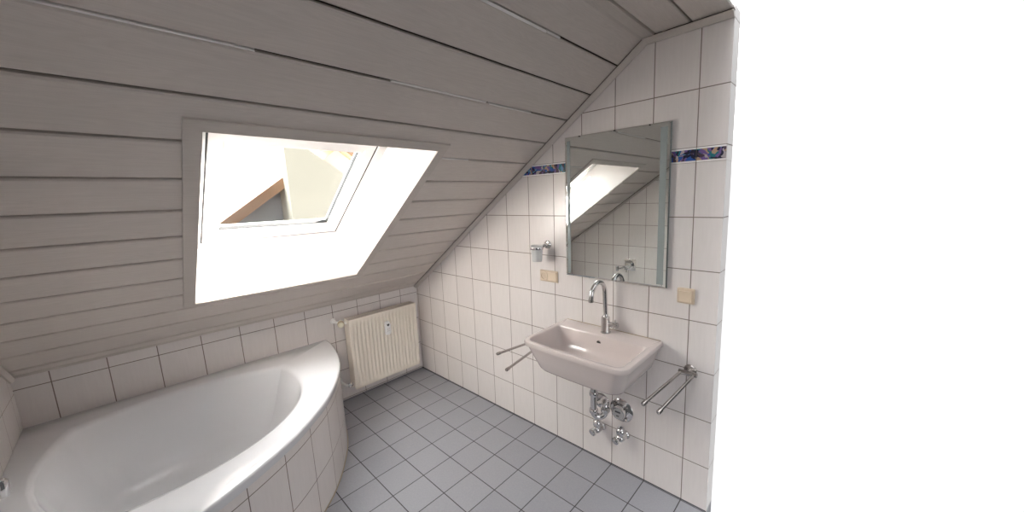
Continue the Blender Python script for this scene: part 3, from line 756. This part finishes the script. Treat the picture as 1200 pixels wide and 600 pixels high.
# ------------------------------------------------------------------ tumbler holder
cx_, cz_ = 1.552, 1.300; cy_ = -0.088
ch = thing('tumbler_holder', 'chrome ring holder fixed to the tiles left of the mirror', 'holder', (cx_, 0, cz_))
bm = NB(); lathe(bm, (cx_+0.020, 0, cz_+0.012), (0, -1, 0), [(0.027, 0), (0.027, 0.006), (0.023, 0.011), (0.012, 0.014), (0.010, 0.020), (0.010, 0.030)], 32); obj('rosette', bm, M['chrome'], ch)
bm = NB(); tube(bm, [(cx_+0.020, -0.02, cz_+0.012), (cx_+0.014, -0.038, cz_+0.007), (cx_+0.008, -0.052, cz_)], [0.010, 0.009, 0.008]); obj('arm', bm, M['chrome'], ch)
bm = NB(); lathe(bm, (cx_, cy_, cz_-0.008), (0, 0, 1), [(0.0375, 0), (0.0405, 0.0), (0.0415, 0.007), (0.0405, 0.014), (0.0375, 0.014), (0.0375, 0)], 40); obj('ring', bm, M['chrome'], ch)
bm = NB(); lathe(bm, (cx_, cy_, 0), (0, 0, 1), [(0, 1.216), (0.028, 1.216), (0.031, 1.220), (0.0365, 1.296), (0.0385, 1.310), (0.040, 1.314), (0.0385, 1.3145), (0.0355, 1.306), (0.0345, 1.296), (0.0285, 1.223), (0, 1.221)], 40)
tag(obj('tumbler', bm, M['frosted_glass'], loc=(cx_, cy_, 1.216)), 'frosted glass tumbler hanging in the chrome ring holder', 'tumbler')

# ------------------------------------------------------------------ socket and switches
so = thing('socket_plate', 'beige double plate with socket and switch below the tumbler holder', 'socket', (1.58, 0, 1.11))
bm = NB(); box(bm, 1.509, 1.650, -0.010, 0, 1.073, 1.147, 0.006, 3); obj('frame', bm, M['beige_frame'], so)
bm = NB(); lathe(bm, (1.546, -0.0095, 1.110), (0, -1, 0), [(0.026, 0), (0.0265, 0.003), (0.022, 0.004), (0.020, -0.004), (0, -0.004)], 36); s1 = obj('socket', bm, M['beige'], so)
bm = NB(); lathe(bm, (1.546, -0.0060, 1.110), (0, -1, 0), [(0.0195, 0), (0.0195, 0.0005), (0, 0.0008)], 32); obj('socket_well', bm, M['beige_well'], s1)
bm = NB()
for dx in (-0.0095, 0.0095): lathe(bm, (1.546+dx, -0.0068, 1.110), (0, -1, 0), [(0.0026, 0), (0.0026, 0.0006), (0, 0.0006)], 12)
obj('pin_hole', bm, M['hole'], s1)
bm = NB(); prism(bm, [(-0.009, 1.084), (-0.009, 1.137), (-0.017, 1.137), (-0.012, 1.110), (-0.015, 1.084)], lambda p, t: (t, p[0], p[1]), 1.579, 1.640)
obj('rocker', bm, M['beige'], so)
sw = thing('light_switch', 'beige square light switch below the right edge of the mirror', 'switch', (2.407, 0, 1.115))
bm = NB(); box(bm, 2.366, 2.448, -0.016, 0, 1.076, 1.154, 0.008, 3); obj('frame', bm, M['beige_frame'], sw)
bm = NB(); prism(bm, [(-0.014, 1.089), (-0.014, 1.141), (-0.026, 1.141), (-0.021, 1.115), (-0.023, 1.089)], lambda p, t: (t, p[0], p[1]), 2.380, 2.434)
obj('rocker', bm, M['beige'], sw)

# ------------------------------------------------------------------ towel holders with two bars
def towel(x, z, ends, label):
    t = thing('towel_holder', label, 'towel holder', (x, 0, z))
    bm = NB(); lathe(bm, (x, 0, z), (0, -1, 0), [(0.030, 0), (0.030, 0.005), (0.026, 0.010), (0.014, 0.013), (0.014, 0.03)], 32); obj('rosette', bm, M['brushed'], t)
    bm = NB(); tube(bm, [(x-0.042, -0.040, z), (x+0.042, -0.040, z)], 0.012, 18); lathe(bm, (x, -0.012, z), (0, -1, 0), [(0.014, 0), (0.014, 0.03)], 24)
    obj('hinge_block', bm, M['brushed'], t)
    for sx, (ex, ey, ez) in zip((-0.030, 0.030), ends):
        bm = NB(); a = Vector((x+sx, -0.035, z)); b = Vector((ex, ey, ez)); d = (b-a).normalized()
        tube(bm, [a, b-d*0.02], 0.0075, 16); lathe(bm, b-d*0.03, d, [(0.0075, 0), (0.0095, 0.002), (0.0095, 0.026), (0.007, 0.030), (0, 0.030)], 20)
        obj('bar', bm, M['brushed'], t)
    return t
towel(2.440, 0.738, [(2.369, -0.40, 0.716), (2.435, -0.40, 0.703)], 'double-bar towel holder on the wall right of the washbasin')
towel(1.530, 0.672, [(1.440, -0.364, 0.670), (1.630, -0.480, 0.671)], 'double-bar towel holder left of the washbasin, partly hidden')
